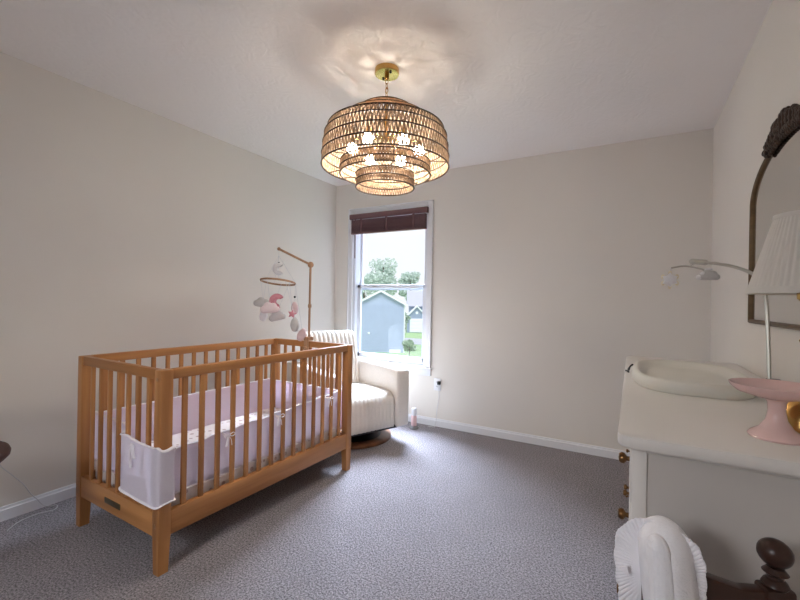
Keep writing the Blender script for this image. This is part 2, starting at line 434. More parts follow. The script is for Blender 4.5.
tree((-56.3, 85.7, -3.9), 12.6, 2.4, 6, 9, 'small pale tree at the left end of the skyline')
tree((-14.1, 31.6, -3.9), 1.7, .85, 7, 11, 'round grey green shrub on the lawn beside the blue grey house', 'leaf2', 200, .1, name='shrub')
tree((-21.6, 44.3, -3.9), 4.0, .8, 6, 12, 'slim young tree in front of the white garage door', 'leaf2', 70, .14)

# ------------------------------------------------------------------ crib
CR = Vector((.763, 1.682, 0)); CTH = -.017
crib = empty('crib', CR, CTH, 'warm chestnut wooden baby crib with vertical slats standing on the carpet', 'crib')
hw, hl, hz = .381, .6675, .876
PW = .05
for sx in (-1, 1):
    for sy in (-1, 1):
        b = MB()
        x0, x1 = sorted((sx*hw, sx*(hw-PW))); y0, y1 = sorted((sy*hl, sy*(hl-.055)))
        b.box(x0, x1, y0, y1, .15, hz-.002, .004)
        # tapered foot
        b.loft([[(x, y, z) for x, y in ((x0+i*(.014 if sx > 0 else .004)+.002, y0+i*(.014 if sy > 0 else .004)+.002), (x1-i*(.004 if sx > 0 else .014)-.002, y0+i*(.014 if sy > 0 else .004)+.002),
                (x1-i*(.004 if sx > 0 else .014)-.002, y1-i*(.004 if sy > 0 else .014)-.002), (x0+i*(.014 if sx > 0 else .004)+.002, y1-i*(.004 if sy > 0 else .014)-.002))] for z, i in ((.152, 0), (0, .45))])
        b.build('post', M['crib_z'], crib, 30)
for sx in (-1, 1):
    x0, x1 = sorted((sx*(hw-.004), sx*(hw-.034)))
    MB().box(x0, x1, -hl+.05, hl-.05, hz-.046, hz-.001, .005).build('top_rail', M['crib_y'], crib, 30)
    MB().box(x0, x1, -hl+.05, hl-.05, .155, .262, .005).build('bottom_rail', M['crib_y'], crib, 30)
    for k in range(14):
        y = -hl+.055+(2*hl-.11)*(k+.75)/14.5
        xa, xb = sorted((sx*(hw-.011), sx*(hw-.027)))
        MB().box(xa, xb, y-.0125, y+.0125, .255, hz-.04, .005).build('slat', M['crib_z'], crib, 30)
for sy in (-1, 1):
    y0, y1 = sorted((sy*(hl-.004), sy*(hl-.034)))
    MB().box(-hw+.045, hw-.045, y0, y1, hz-.046, hz-.001, .005).build('top_rail', M['crib_x'], crib, 30)
    MB().box(-hw+.045, hw-.045, y0, y1, .155, .262, .005).build('bottom_rail', M['crib_x'], crib, 30)
    for k in range(7):
        x = -hw+.05+(2*hw-.1)*(k+.85)/7.7
        ya, yb = sorted((sy*(hl-.011), sy*(hl-.027)))
        MB().box(x-.0125, x+.0125, ya, yb, .255, hz-.04, .005).build('slat', M['crib_z'], crib, 30)
b = MB(); b.box(-.085, .06, -hl+.001, -hl+.005, .195, .222, .002); b.build('name_plate', M['plate'], crib, 30, 'small dark metal plate on the end rail')
for sx in (-1, 1):
    for z in (.835, .21): MB().lathe([(0, 0), (.008, 0), (.008, -.003), (0, -.003)], 12, Matrix.Translation((sx*(hw-.025), -hl-.001, z)) @ Matrix.Rotation(-PI/2, 4, 'X')).build('bolt_cap', M['clamp_wood'], crib)
b = MB(); b.box(-hw+.04, hw-.04, -hl+.06, hl-.06, .19, .21)
b.build('mattress_support', M['crib_y'], crib, 30)

mt = MB(); mt.box(-.335, .335, -.61, .61, .212, .352, .035, 4)
o = mt.build('crib_mattress', M['floral'], None, 60); o.location = CR; o.rotation_euler = (0,0,CTH)
tag(o, 'crib mattress in a floral printed sheet inside the wooden crib', 'mattress')

# breathable mesh liner: panels with bound edges, partly woven outside the slats
def panel(root, path, z0, z1, m, name='mesh_panel', wob=.004, seed=0, zt=None, zb=None, th=.004):
    P = cr(path, 10); n = len(P)
    L = [0]
    for a, c in zip(P, P[1:]): L.append(L[-1]+(c-a).length)
    def at(u):
        i = min(int(u*(n-1)), n-2); f = u*(n-1)-i; return P[i].lerp(P[i+1], f), L[i]+(L[i+1]-L[i])*f
    zt = zt or (lambda u: z1); zb = zb or (lambda u: z0)
    def f(u, v):
        p, l = at(u); z = zb(u)+(zt(u)-zb(u))*v
        d = noise.noise(Vector((l*9+seed, v*2.2, seed)))*wob
        i = min(int(u*(n-1)), n-2); t = (P[i+1]-P[i]).normalized()
        return (p.x-t.y*d, p.y+t.x*d, z)
    nu = max(12, int(L[-1]/.012))
    pn = MB().sheet(f, nu, 12, th).build(name, m, root, 60)
    for vv in (0, 1):
        pts = [f(k/(nu-1), vv) for k in range(nu)]
        MB().tube(pts, .0075, 8, flat=.5).build('binding', M['band'], pn, 60)
    return pn
ln = empty('crib_liner', CR, CTH, 'blush and white mesh bumper liner tied round the inside of the crib slats', 'crib liner')
xi, yi = hw-.045, hl-.045
# front long side (towards the room): inside the slats, out round the near post
panel(ln, [(xi+.004, -.585, 0), (xi, -.3, 0), (xi+.003, 0, 0), (xi, .3, 0), (xi, .595, 0)], .275, .53, M['mesh'], seed=1,
      zt=lambda u: .508+.052*u+.004*math.sin(u*40), zb=lambda u: .308+.005*math.sin(u*22))
# far long side
panel(ln, [(-xi, -.60, 0), (-xi-.002, 0, 0), (-xi, .6, 0)], .29, .57, M['pinkmesh'], seed=2)
# far end
panel(ln, [(-.325, yi, 0), (0, yi+.002, 0), (.325, yi, 0)], .29, .55, M['pinkmesh'], seed=3)
# near end, left part inside the slats
panel(ln, [(-.325, -yi+.005, 0), (-.2, -yi, 0), (-.1, -yi+.004, 0), (.02, -yi+.004, 0), (.058, -yi, 0)], .3, .57, M['mesh'], seed=4, wob=.012,
      zt=lambda u: .583-.012*u+.004*math.sin(u*30), zb=lambda u: .335-.045*u+.014*math.sin(u*17))
# near end, right part outside the slats and round the near post
panel(ln, [(.055, -hl+.0445, 0), (.068, -hl+.025, 0), (.076, -hl-.002, 0), (.12, -hl-.008, 0), (.2, -hl-.008, 0), (.35, -hl-.009, 0), (hw+.001, -hl-.007, 0), (hw+.009, -hl+.004, 0), (hw+.009, -hl+.04, 0), (hw+.006, -hl+.062, 0), (hw-.03, -hl+.078, 0), (hw-.04, -hl+.085, 0)],
      .29, .56, M['mesh'], seed=5, wob=.006, zt=lambda u: .568-.045*u+.006*math.sin(u*26), zb=lambda u: .306-.01*u+.008*math.sin(u*9+1), th=.004)
# loose lower edge hanging behind the near end slats
panel(ln, [(-.06, -yi+.014, 0), (.05, -yi+.012, 0), (.16, -yi+.016, 0), (.30, -yi+.012, 0)], .25, .42, M['mesh'], seed=6, wob=.014,
      zb=lambda u: .262+.015*math.sin(u*21))
def bow(y, z):
    b = MB(); x = hw+.004
    for s in (-1, 1):
        b.tube(cr([(x, y, z), (x+.008, y+s*.02, z+.012), (x+.010, y+s*.03, z+.002), (x+.006, y+s*.018, z-.006), (x, y, z)], 6), .0035, 6, flat=.5)
        b.tube(cr([(x, y, z), (x+.006, y+s*.010, z-.02), (x+.005, y+s*.016, z-.05)], 6), .0045, 6, flat=.4)
    b.ball((x+.003, y, z), .007, n=2)
    b.box(x-.045, x, y-.003, y+.003, z-.004, z+.004)
    b.build('tie_bow', M['band'], ln)
for y, z in ((-.335, .512), (-.01, .528), (.42, .545)): bow(y, z)
b = MB(); x0 = .2
b.tube(cr([(.19, -hl-.016, .53), (.195, -hl-.024, .50), (.185, -hl-.02, .46), (.19, -hl-.018, .43)], 6), .006, 6, flat=.5)
b.tube(cr([(.2, -hl-.016, .53), (.215, -hl-.024, .505), (.22, -hl-.02, .475)], 6), .006, 6, flat=.5)
b.ball((.195, -hl-.018, .53), .009)
b.build('tie_bow', M['band'], ln)

# ------------------------------------------------------------------ crib mobile
mo = empty('crib_mobile', (.748, 2.342, .876), 0, 'wooden crib mobile with felt moon, clouds and stars hanging over the crib', 'mobile')
O = Vector((.748, 2.342, .876))
def rel(p): return tuple(Vector(p)-O)
b = MB(); b.box(-.022, .022, -.034, .028, .002, .03, .004); b.box(-.022, .022, -.034, -.021, -.07, .01, .004); b.lathe([(0,0),(.011,0),(.011,.03),(0,.03)], 14, Matrix.Translation((0,-.032,-.05)) @ Matrix.Rotation(PI/2,4,'X'))
b.build('clamp', M['clamp_wood'], mo, 40)
MB().tube([(0,0,.02), rel((.75, 2.343, 1.45))], .0085, 10).build('upright', M['clamp_wood'], mo)
MB().lathe([(0,-.016),(.012,-.014),(.014,0),(.012,.014),(0,.016)], 16, Matrix.Translation(rel((.749,2.343,1.137)))).build('joint', M['clamp_wood'], mo)
MB().ball(rel((.751, 2.343, 1.447)), .023, n=3).build('elbow_knob', M['clamp_wood'], mo)
MB().tube([rel((.752,2.343,1.447)), rel((.629,2.14,1.548))], .0085, 10).build('arm', M['clamp_wood'], mo)
MB().ball(rel((.629,2.14,1.548)), .013, n=2).build('arm_tip', M['clamp_wood'], mo)
RC = Vector((.627, 2.14, 1.309)); 
RT = Matrix.Rotation(math.radians(29.6), 4, 'Z') @ Matrix.Rotation(math.radians(3.5), 4, 'Y') @ Matrix.Rotation(math.radians(-8), 4, 'X')
MB().torus(.122, .0055, 0, 48, 8, Matrix.Translation(rel(RC)) @ RT @ Matrix.Diagonal((1,1,1.3,1))).build('ring', M['clamp_wood'], mo)
def string(a, c): 
    MB().tube([rel(a), rel(c)], .0011, 5).build('string', M['thread'], mo)
def plump(name, outline, size, th, c, rz, m, tilt=0, label=None):
    """a stuffed flat toy: outline in (x,z) puffed up in y"""
    n = len(outline); cx = sum(p[0] for p in outline)/n; cz = sum(p[1] for p in outline)/n
    secs = []
    for s in (-1, -.92, -.7, -.35, 0, .35, .7, .92, 1):
        k = math.sqrt(max(0, 1-s*s))*.5+.5 if abs(s) < 1 else .42
        secs.append([((cx+(x-cx)*k)*size, s*th, (cz+(z-cz)*k)*size) for x, z in outline])
    b = MB(); b.loft(secs)
    b.bm.transform(Matrix.Rotation(rz, 4, 'Z') @ Matrix.Rotation(tilt, 4, 'Y'))
    o = b.build(name, m, mo, 60, label); o.location = rel(c); return o
def cloud_outline():
    pts = []
    for cx, cz, r, a0, a1 in ((-.6, -.1, .4, 250, 110), (-.15, .25, .45, 160, 50), (.4, .15, .42, 110, -10), (.75, -.15, .33, 60, -90)):
        k = 7; A0, A1 = math.radians(a0), math.radians(a1)
        for i in range(k+1):
            a = A0+(A1-A0)*i/k; pts.append((cx+r*math.cos(a), cz+r*math.sin(a)))
    return pts
def moon_outline():
    pts = []
    for i in range(17):
        a = math.radians(50+260*i/16); pts.append((math.cos(a), math.sin(a)))
    for i in range(1, 12):
        a = math.radians(290-220*i/12); pts.append((.42+.72*math.cos(a), .72*math.sin(a)*1.05))
    return pts
def star_outline(k=5, r2=.5):
    return [((1 if i % 2 == 0 else r2)*math.sin(PI*i/k), (1 if i % 2 == 0 else r2)*math.cos(PI*i/k)) for i in range(2*k)]
def drop_outline():
    return [(.72*math.sin(t)*(1-.25*math.cos(t)) if True else 0, math.cos(t)*1.1-(.25 if math.cos(t) < -.8 else 0)) for t in [2*PI*i/22 for i in range(22)]]
VZ = math.radians(30)
plump('felt_moon', moon_outline(), .046, .022, (.633, 2.14, 1.402), VZ, M['white_plush'], label='white felt crescent moon above the ring')
plump('felt_cloud', cloud_outline(), .062, .028, (.487, 2.12, 1.152), VZ, M['grey_plush'], .15, 'grey cloud hung at the left of the mobile')
plump('felt_moon', moon_outline(), .058, .028, (.556, 2.2, 1.168), VZ, M['pink_plush'], .3, 'larger rose pink crescent moon')
plump('felt_cloud', cloud_outline(), .066, .03, (.63, 2.06, 1.118), VZ, M['blush_plush2'], -.1, 'pale blush cloud at the middle of the mobile')
plump('felt_drop', drop_outline(), .04, .02, (.531, 2.1, 1.075), VZ, M['white_plush'], .2)
plump('felt_cloud', cloud_outline(), .06, .026, (.62, 2.14, 1.058), VZ, M['grey_plush'], -.25, 'grey cloud hung lowest in the mobile')
plump('felt_drop', drop_outline(), .036, .018, (.735, 2.2, 1.128), VZ, M['blush_plush'], -.1)
plump('felt_star', star_outline(), .034, .012, (.79, 2.12, 1.083), VZ, M['pink_plush'], .2, 'rose pink star')
plump('felt_balloon', drop_outline(), .042, .024, (.836, 2.1, 1.018), VZ, M['grey_plush'], .0)
plump('felt_balloon', drop_outline(), .04, .024, (.809, 2.2, .938), VZ, M['blush_plush'], .4, 'blush balloon hanging just above the crib rail')
MB().ball(rel((.792, 2.14, 1.202)), .008).build('bead', M['black'], mo)
MB().ball(rel((.631, 2.14, 1.448)), .006).build('bead', M['black'], mo)
string((.629, 2.14, 1.548), (.631, 2.14, 1.315))
for a, c in (((.507, 2.14, 1.31), (.5, 2.12, 1.18)), ((.56, 2.24, 1.31), (.556, 2.2, 1.21)), ((.65, 2.02, 1.31), (.635, 2.06, 1.16)), ((.54, 2.06, 1.31), (.531, 2.1, 1.11)),
             ((.62, 2.262, 1.31), (.62, 2.14, 1.09)), ((.72, 2.22, 1.31), (.735, 2.2, 1.15)), ((.748, 2.13, 1.31), (.79, 2.12, 1.11)), ((.74, 2.1, 1.31), (.836, 2.1, 1.06)), ((.725, 2.21, 1.31), (.809, 2.2, .975))): string(a, c)
for a in (.5, 2.6, 4.7): string((.629, 2.14, 1.5), (RC.x+.122*math.cos(a), RC.y+.122*math.sin(a), RC.z))

# ------------------------------------------------------------------ swivel armchair
AF = math.radians(-23)
ac = empty('armchair', (.704, 2.872, 0), AF, 'cream channel tufted swivel armchair between the crib and the window', 'armchair')
def ridge(t, n): return abs(math.sin(PI*t*n))**.55
ay = .25    # half width of the seat
# seat block
b = MB(); secs = []
NV = 97
for i in range(NV):
    t = i/(NV-1); y = -ay+2*ay*t; r = ridge(t, 13)*.007-.007; e = min(1, min(t, 1-t)*2*ay/.02); r -= (1-math.sqrt(max(0, 1-(1-e)**2)))*.012
    prof = [(-.36, .15), (-.36, .40+r), (-.1, .425+r), (.15, .432+r), (.28, .43+r), (.335, .418+r), (.366, .392+r*.7), (.382+r, .35), (.386+r, .28), (.386+r, .2), (.384+r, .145), (.37, .135), (0, .135)]
    secs.append([(x, y, z) for x, z in prof])
b.loft(secs); b.build('seat', M['uph'], ac, 70)
# backrest, leaning back
b = MB(); secs = []; bw = .265
for i in range(NV):
    t = i/(NV-1); y = -bw+2*bw*t; r = ridge(t, 12)*.016-.016; e = min(1, min(t, 1-t)*2*bw/.05); q = 1-math.sqrt(max(0, 1-(1-e)**2))
    rz = -q*.035+r*.8; r -= q*.03
    prof = [(-.17+r, .40), (-.195+r, .55), (-.23+r, .70), (-.262+r, .82), (-.285+r*.8, .872+rz), (-.32, .897+rz), (-.365, .896+rz), (-.395-r*.5, .87+rz), (-.40-r*.5, .75), (-.395-r*.5, .5), (-.39, .15), (-.25, .15)]
    secs.append([(x, y, z) for x, z in prof])
b.loft(secs); b.build('backrest', M['uph'], ac, 70)
for s in (-1, 1):
    ya, yb = sorted((s*.26, s*.39)); b = MB()
    b.prism([(-.40, .13), (.40, .13), (.402, .608), (.30, .617), (.0, .622), (-.40, .625)], 'y', ya, yb, .022)
    b.build('armrest', M['uph'], ac, 50)
b = MB(); b.box(-.385, .375, -.30, .30, .122, .15, .01); b.build('seat_frame', M['black'], ac)
b = MB(); b.lathe([(0, .0), (.335, .0), (.34, .008), (.338, .024), (.33, .03), (.255, .031), (.25, .022), (0, .022)], 64, Matrix.Translation((.02, .06, 0))); b.build('swivel_base', M['base_wood'], ac, 40)
b = MB(); b.lathe([(0, .02), (.245, .02), (.25, .03), (.2, .04), (.13, .05), (.12, .123), (0, .123)], 40, Matrix.Translation((.02, .06, 0)))
b.box(-.3, .3, -.03, .03, .095, .123, .006, M=Matrix.Translation((.02,.06,0)) @ Matrix.Rotation(.6, 4, 'Z')); b.box(-.3, .3, -.03, .03, .095, .123, .006, M=Matrix.Translation((.02,.06,0)) @ Matrix.Rotation(2.1, 4, 'Z'))
b.build('swivel_mechanism', M['black'], ac, 40)

# small pink device by the armchair
dv = empty('night_light', (1.102, 3.40, 0), math.radians(-30), 'small pale pink and white upright night light standing on carpet beside the armchair', 'night light')
b = MB(); b.box(-.02, .02, -.022, .022, .02, .12, .009, 3); b.build('body', M['pink_plastic'], dv)
b = MB(); b.box(-.019, .019, -.021, .021, .118, .19, .009, 3); b.build('cap', M['outlet'], dv)
b = MB(); b.lathe([(0, 0), (.044, 0), (.047, .006), (.042, .014), (.025, .021), (0, .021)], 28); b.build('foot', M['grey_plastic'], dv)

# outlet with plug and cord
ot = empty('wall_outlet', (1.258, D, .397), 0, 'white wall outlet below the right end of the window sill', 'outlet')
b = MB(); b.box(-.036, .036, -.008, 0, -.058, .058, .003); b.build('cover_plate', M['outlet'], ot)
for dz in (.022, -.022):
    b = MB(); b.box(-.016, .016, -.011, -.006, dz-.014, dz+.014, .004); s = b.build('socket', M['outlet'], ot)
    b = MB(); 
    for x in (-.006, .006): b.box(x-.0012, x+.0012, -.0118, -.0108, dz-.002, dz+.007)
    b.build('slot', M['black'], s, 0)
cd = empty('power_cord', (1.285, D-.011, .42), 0, 'thin grey power cord with black plug running down the wall from the outlet', 'cord')
b = MB(); b.box(-.014, .012, -.034, 0, -.018, .014, .005); b.build('plug', M['black'], cd)
b = MB(); b.tube(cr([(0, -.03, -.01), (.006, -.035, -.06), (.0, -.012, -.15), (-.02, -.008, -.25), (-.02, -.016, -.33), (-.03, -.03, -.413), (-.06, -.05, -.414), (-.09, -.055, -.414)], 8), .003, 6); b.build('cable', M['thread'], cd)

# ------------------------------------------------------------------ side table and cord at the left
st = empty('side_table', (.515, .49, 0), 0, 'round walnut side table by the left wall, only its rounded edge in view', 'table')
b = MB(); b.lathe([(0, .495), (.17, .495), (.205, .505), (.219, .52), (.221, .532), (.216, .545), (.205, .55), (0, .55)], 64); b.build('tabletop', M['table_wood'], st, 50)
b = MB(); b.lathe([(0, .03), (.035, .03), (.05, .06), (.03, .1), (.022, .2), (.035, .3), (.025, .38), (.03, .46), (.07, .496), (0, .496)], 32); b.build('pedestal', M['table_wood'], st)
for k in range(3):
    a = k*2*PI/3+.4
    MB().tube(cr([(.02*math.cos(a), .02*math.sin(a), .1), (.1*math.cos(a), .1*math.sin(a), .07), (.19*math.cos(a), .19*math.sin(a), .014)], 6), [.02]*6+[.018]*6+[.013], 8).build('leg', M['table_wood'], st)
lc = MB().tube(cr([(.012, .80, .36), (.008, .84, .285), (.006, .884, .225), (.006, .93, .16), (.006, .96, .1), (.022, .985, .06), (.024, 1.02, .008), (.06, 1.06, .006), (.11, 1.03, .006), (.09, .97, .006), (.1, .89, .006), (.16, .82, .006)], 8), .0022, 6).build('lamp_cord', M['thread'], None)
tag(lc, 'thin white cord trailing down the left wall onto the carpet', 'cord')

# ------------------------------------------------------------------ chandelier
LX, LY = 1.686, 1.880
ch = empty('pendant_chandelier', (LX, LY, H), 0, 'tiered woven raffia chandelier with lit bulbs hanging from the ceiling', 'chandelier')
b = MB(); b.lathe([(0, 0), (.065, 0), (.066, -.003), (.066, -.026), (.064, -.03), (.0, -.032)], 48); can = b.build('canopy', M['brass'], ch)
b = MB()
for s in (-1, 1): b.ball((s*.035, s*-.02, -.033), .007, n=2)
b.build('screw', M['black'], can)
b = MB(); b.lathe([(0, -.03), (.012, -.03), (.012, -.055), (.006, -.06), (0, -.06)], 14); b.build('hanger_loop', M['brass'], ch)
b = MB()
for k in range(5):
    z = -.066-.024*k
    pts = [(.008*math.cos(a), 0, .016*math.sin(a)) for a in [2*PI*i/14 for i in range(14)]]
    b.tube(pts, .0022, 6, True, M=Matrix.Translation((0, 0, z)) @ Matrix.Rotation((k % 2)*PI/2, 4, 'Z'))
b.build('chain', M['brass'], ch)
b = MB(); b.lathe([(0, -.178), (.008, -.178), (.009, -.2), (.009, -.355), (.02, -.36), (.02, -.385), (.0, -.39)], 14); b.build('stem', M['brass'], ch)
def band(b, r0, z0, r1, z1, n, w=.0058):
    for k in range(n):
        a0, a1, a2 = (2*PI*(k+f)/n for f in (0, .42, .5))
        for (aa, ab) in ((2*PI*k/n, 2*PI*(k+.45)/n), (2*PI*(k+.95)/n, 2*PI*(k+.55)/n)):
            p = Vector((r0*math.cos(aa), r0*math.sin(aa), z0)); q = Vector((r1*math.cos(ab), r1*math.sin(ab), z1))
            nrm = Vector((math.cos(aa), math.sin(aa), 0)); t = (q-p).normalized(); s = t.cross(nrm).normalized()*w/2*(.8+.4*random.random()); nn = nrm*.0012
            vs = [b.bm.verts.new(v) for v in (p-s-nn, p+s-nn, p+s+nn, p-s+nn, q-s-nn, q+s-nn, q+s+nn, q-s+nn)]
            for f in ((0,3,2,1), (4,5,6,7), (0,1,5,4), (1,2,6,5), (2,3,7,6), (3,0,4,7)): b.bm.faces.new([vs[i] for i in f])
def tier(name, prof, n, label, w=.0062, mt='raffia'):
    prof = [(r*1.023, 1.189+(z-1.189)*1.023) for r, z in prof]
    """prof: list of (radius, z above floor)"""
    b = MB()
    for (r0, z0), (r1, z1) in zip(prof, prof[1:]): band(b, r0, z0-H, r1, z1-H, int(n*max(r0, r1)/prof[0][0]), w)
    t = b.build(name, M[mt], ch, 0, label)
    for r, z in prof: MB().torus(r, .0042, z-H, 72, 6).build('hoop', M['wire'], t)
    return t
tier('woven_drum', [(.333, 1.89), (.332, 1.945), (.327, 2.0), (.319, 2.05), (.303, 2.088)], 112, 'widest woven drum')
tier('woven_shoulder', [(.303, 2.088), (.22, 2.142), (.14, 2.195), (.11, 2.212), (.05, 2.216)], 104, 'sloping woven top', .0083, 'raffia_top')
tier('woven_tier', [(.237, 1.85), (.237, 1.88), (.235, 1.915)], 92, 'middle woven tier')
tier('woven_ring', [(.153, 1.784), (.153, 1.818), (.152, 1.855)], 66, 'smallest woven ring at the bottom')
# flat woven bottoms between the tiers
for k in range(6):
    a = k*PI/3+.2
    b = MB()
    b.tube([(r*1.023*math.cos(a), r*1.023*math.sin(a), 1.189+(z-1.189)*1.023-H) for r, z in ((.333, 1.892), (.237, 1.905), (.237, 1.855), (.153, 1.855))], .003, 6)
    b.build('frame_wire', M['wire'], ch)
va = math.atan2(LY-0, LX-2.858)
for k in range(6):
    a = va+PI/6+k*PI/3
    x, y = .18*math.cos(a), .18*math.sin(a)
    MB().tube(cr([(.012*math.cos(a), .012*math.sin(a), -.37), (.09*math.cos(a), .09*math.sin(a), -.385), (x, y, -.378)], 6), .0045, 8).build('arm', M['brass'], ch)
    s = MB().lathe([(0, -.38), (.012, -.38), (.013, -.408), (0, -.408)], 14).build('socket', M['brass'], ch); s.location = (x, y, 0)
    MB().lathe([(.009, -.406), (.02, -.414), (.0285, -.43), (.0285, -.444), (.021, -.458), (.011, -.464), (0, -.465)], 20).build('bulb', M['bulb'], s)

# ------------------------------------------------------------------ dresser
DZ = .90; DY0, DY1 = 1.075, 2.63; DX0, DX1 = 2.863, 3.318
dr = empty('dresser', (3.09, 1.852, 0), 0, 'long white painted dresser with brass knobs along the right wall', 'dresser')
OD = Vector((3.09, 1.852, 0))
def db(b, x0, x1, y0, y1, z0, z1, bev=0, seg=2): return b.box(x0-OD.x, x1-OD.x, y0-OD.y, y1-OD.y, z0, z1, bev, seg)
b = MB(); db(b, DX0+.02, DX1, DY0+.012, DY1-.012, .06, DZ-.03); b.build('carcass', M['dresser'], dr, 30)
b = MB()
# top with rounded corners
def rrect(x0, x1, y0, y1, r, n=6):
    out = []
    for cx, cy, a in ((x1-r, y1-r, 0), (x0+r, y1-r, 90), (x0+r, y0+r, 180), (x1-r, y0+r, 270)):
        for i in range(n+1):
            t = math.radians(a+90*i/n); out.append((cx+r*math.cos(t), cy+r*math.sin(t)))
    return out
b.prism([(x-OD.x, y-OD.y) for x, y in rrect(2.834, 3.325, 1.035, 2.65, .03)], 'z', DZ-.03, DZ, .008)
b.build('top', M['dresser'], dr, 35)
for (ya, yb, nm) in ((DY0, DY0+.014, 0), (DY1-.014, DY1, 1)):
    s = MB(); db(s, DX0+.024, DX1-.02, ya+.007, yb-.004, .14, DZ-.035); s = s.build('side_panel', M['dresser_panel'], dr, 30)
    f = MB()
    db(f, DX0, DX0+.03, ya, yb+.006, 0, DZ-.03, .003); db(f, DX1-.05, DX1, ya, yb, 0, DZ-.03, .003)
    db(f, DX0+.03, DX1-.05, ya, yb, DZ-.045, DZ-.03, .003); db(f, DX0+.03, DX1-.05, ya, yb, .06, .15, .003)
    f.build('side_frame', M['dresser'], s, 30)
b = MB(); db(b, DX0+.005, DX0+.03, DY0+.01, DY1-.01, .06, .13); b.build('plinth', M['dresser'], dr, 30)
rows = ((.72, .86), (.56, .71), (.325, .55), (.135, .315))
for z0, z1 in rows[:]:
    d = MB(); db(d, DX0-.004, DX0+.03, DY0+.035, DY1-.035, z0, z1, .006); d = d.build('drawer', M['dresser'], dr, 30)
    zc = (z0+z1)/2
    for y, k in ((1.22, 1.0), (1.345, .62), (DY1-.265, .62), (DY1-.14, 1.0)):
        zz = {.72: .789, .56: .643, .325: .446, .135: .22}[z0]+(.006 if k < 1 else 0)
        p = [(0, 0), (.0065, 0), (.006, .006), (.0135, .012), (.0145, .018), (.011, .024), (0, .0265)]
        MB().lathe([(r*k, zz_*k) for r, zz_ in p], 18, Matrix.Translation((DX0-.004-OD.x, y-OD.y, zz)) @ Matrix.Rotation(-PI/2, 4, 'Y')).build('knob', M['knob'], d)

# changing tray on the dresser
tr = empty('changing_tray', (3.045, 1.895, DZ), 0, 'off white moulded changing tray with raised rim on the far end of the dresser', 'changing tray')
def sup(a, rx, ry, n=3.0):
    c, s = math.cos(a), math.sin(a); return (rx*abs(c)**(2/n)*(1 if c >= 0 else -1), ry*abs(s)**(2/n)*(1 if s >= 0 else -1))
b = MB(); secs = []
for m, z in ((.006, 0), (0, .010), (.004, .032), (.009, .041), (.015, .044), (.022, .042), (.030, .032), (.042, .018), (.058, .0135), (.10, .012), (.165, .012)):
    secs.append([(*sup(2*PI*i/72, .183-m, .306-m), z) for i in range(72)])
b.loft(secs); b.build('tray_body', M['tray'], tr, 50)
b = MB(); b.tube(cr([(-.180, .10, .036), (-.190, .115, .024), (-.196, .12, .006), (-.206, .13, .004)], 6), .0035, 6); b.tube(cr([(-.182, .12, .034), (-.196, .125, .012), (-.194, .085, .005)], 6), .003, 6); b.tube([(-.203, .125, .004), (-.196, .09, .004)], .003, 6)
b.build('strap_loop', M['black'], tr)

# mobile clamped behind the tray
tm = empty('tray_mobile', (3.25, 1.72, DZ), 0, 'steel arm mobile with small cloud and star toys arching over the changing tray', 'mobile')
OM = Vector((3.25, 1.72, DZ))
def rm(p): return tuple(Vector(p)-OM)
MB().box(-.014, .024, -.018, .018, 0, .06, .005).build('clamp', M['black'], tm)
MB().tube(cr([rm(p) for p in ((3.244,1.72,.94), (3.242,1.74,1.115), (3.24,1.76,1.225), (3.233,1.79,1.276), (3.215,1.83,1.306), (3.183,1.9,1.333), (3.148,1.96,1.35), (3.11,2.03,1.364))], 8), .0058, 8).build('gooseneck', M['steel'], tm)
MB().tube([rm(p) for p in ((3.118,2.015,1.361), (3.112,2.025,1.363), (3.075,2.088,1.374), (3.068,2.1,1.377))], [.006, .0115, .0115, .005], 12).build('motor_tube', M['steel'], tm)
MB().tube(cr([rm(p) for p in ((2.995,2.0,1.342), (3.03,2.0,1.348), (3.058,2.01,1.347), (3.09,1.98,1.335), (3.118,1.94,1.316))], 6), .0035, 8).build('crossbar', M['steel'], tm)
MB().tube([rm((3.085,2.07,1.370)), rm((3.06,2.01,1.347))], .0025, 6).build('link', M['steel'], tm)
def toy(name, outline, size, th, c, rz, m, label):
    n = len(outline); secs = []
    for s in (-1, -.9, -.5, 0, .5, .9, 1):
        k = math.sqrt(max(0, 1-s*s))*.4+.6 if abs(s) < 1 else .5
        secs.append([(x*k*size, s*th, z*k*size) for x, z in outline])
    b = MB(); b.loft(secs); b.bm.transform(Matrix.Rotation(rz, 4, 'Z')); o = b.build(name, m, tm, 60, label); o.location = rm(c); return o
cl = toy('cloud_toy', cloud_outline(), .034, .02, (3.112, 1.95, 1.305), .1, M['grey_plush'], 'grey plush cloud')
b = MB(); b.ball((-.031, -.012, -.006), .010); b.ball((-.019, -.014, .008), .008); b.ball((.0, -.006, .024), .009, 1.5, 1, .7); b.build('cloud_trim', M['white_plush'], cl)
sr = toy('star_toy', star_outline(6, .6), .032, .018, (2.992, 2.0, 1.293), .1, M['white_plush'], 'small white and cream star toy')
b = MB()
for k in range(6):
    a = PI*k/3; b.ball((.028*math.sin(a), 0, .028*math.cos(a)), .0065, 1, .8, 1.5, M=Matrix.Identity(4))
b.build('star_tip', M['cream_felt'], sr)
MB().tube([rm((2.995,2.0,1.342)), rm((2.992,2.0,1.315))], .001, 4).build('string', M['thread'], tm)
MB().tube([rm((3.118,1.94,1.316)), rm((3.114,1.95,1.318))], .001, 4).build('string', M['thread'], tm)

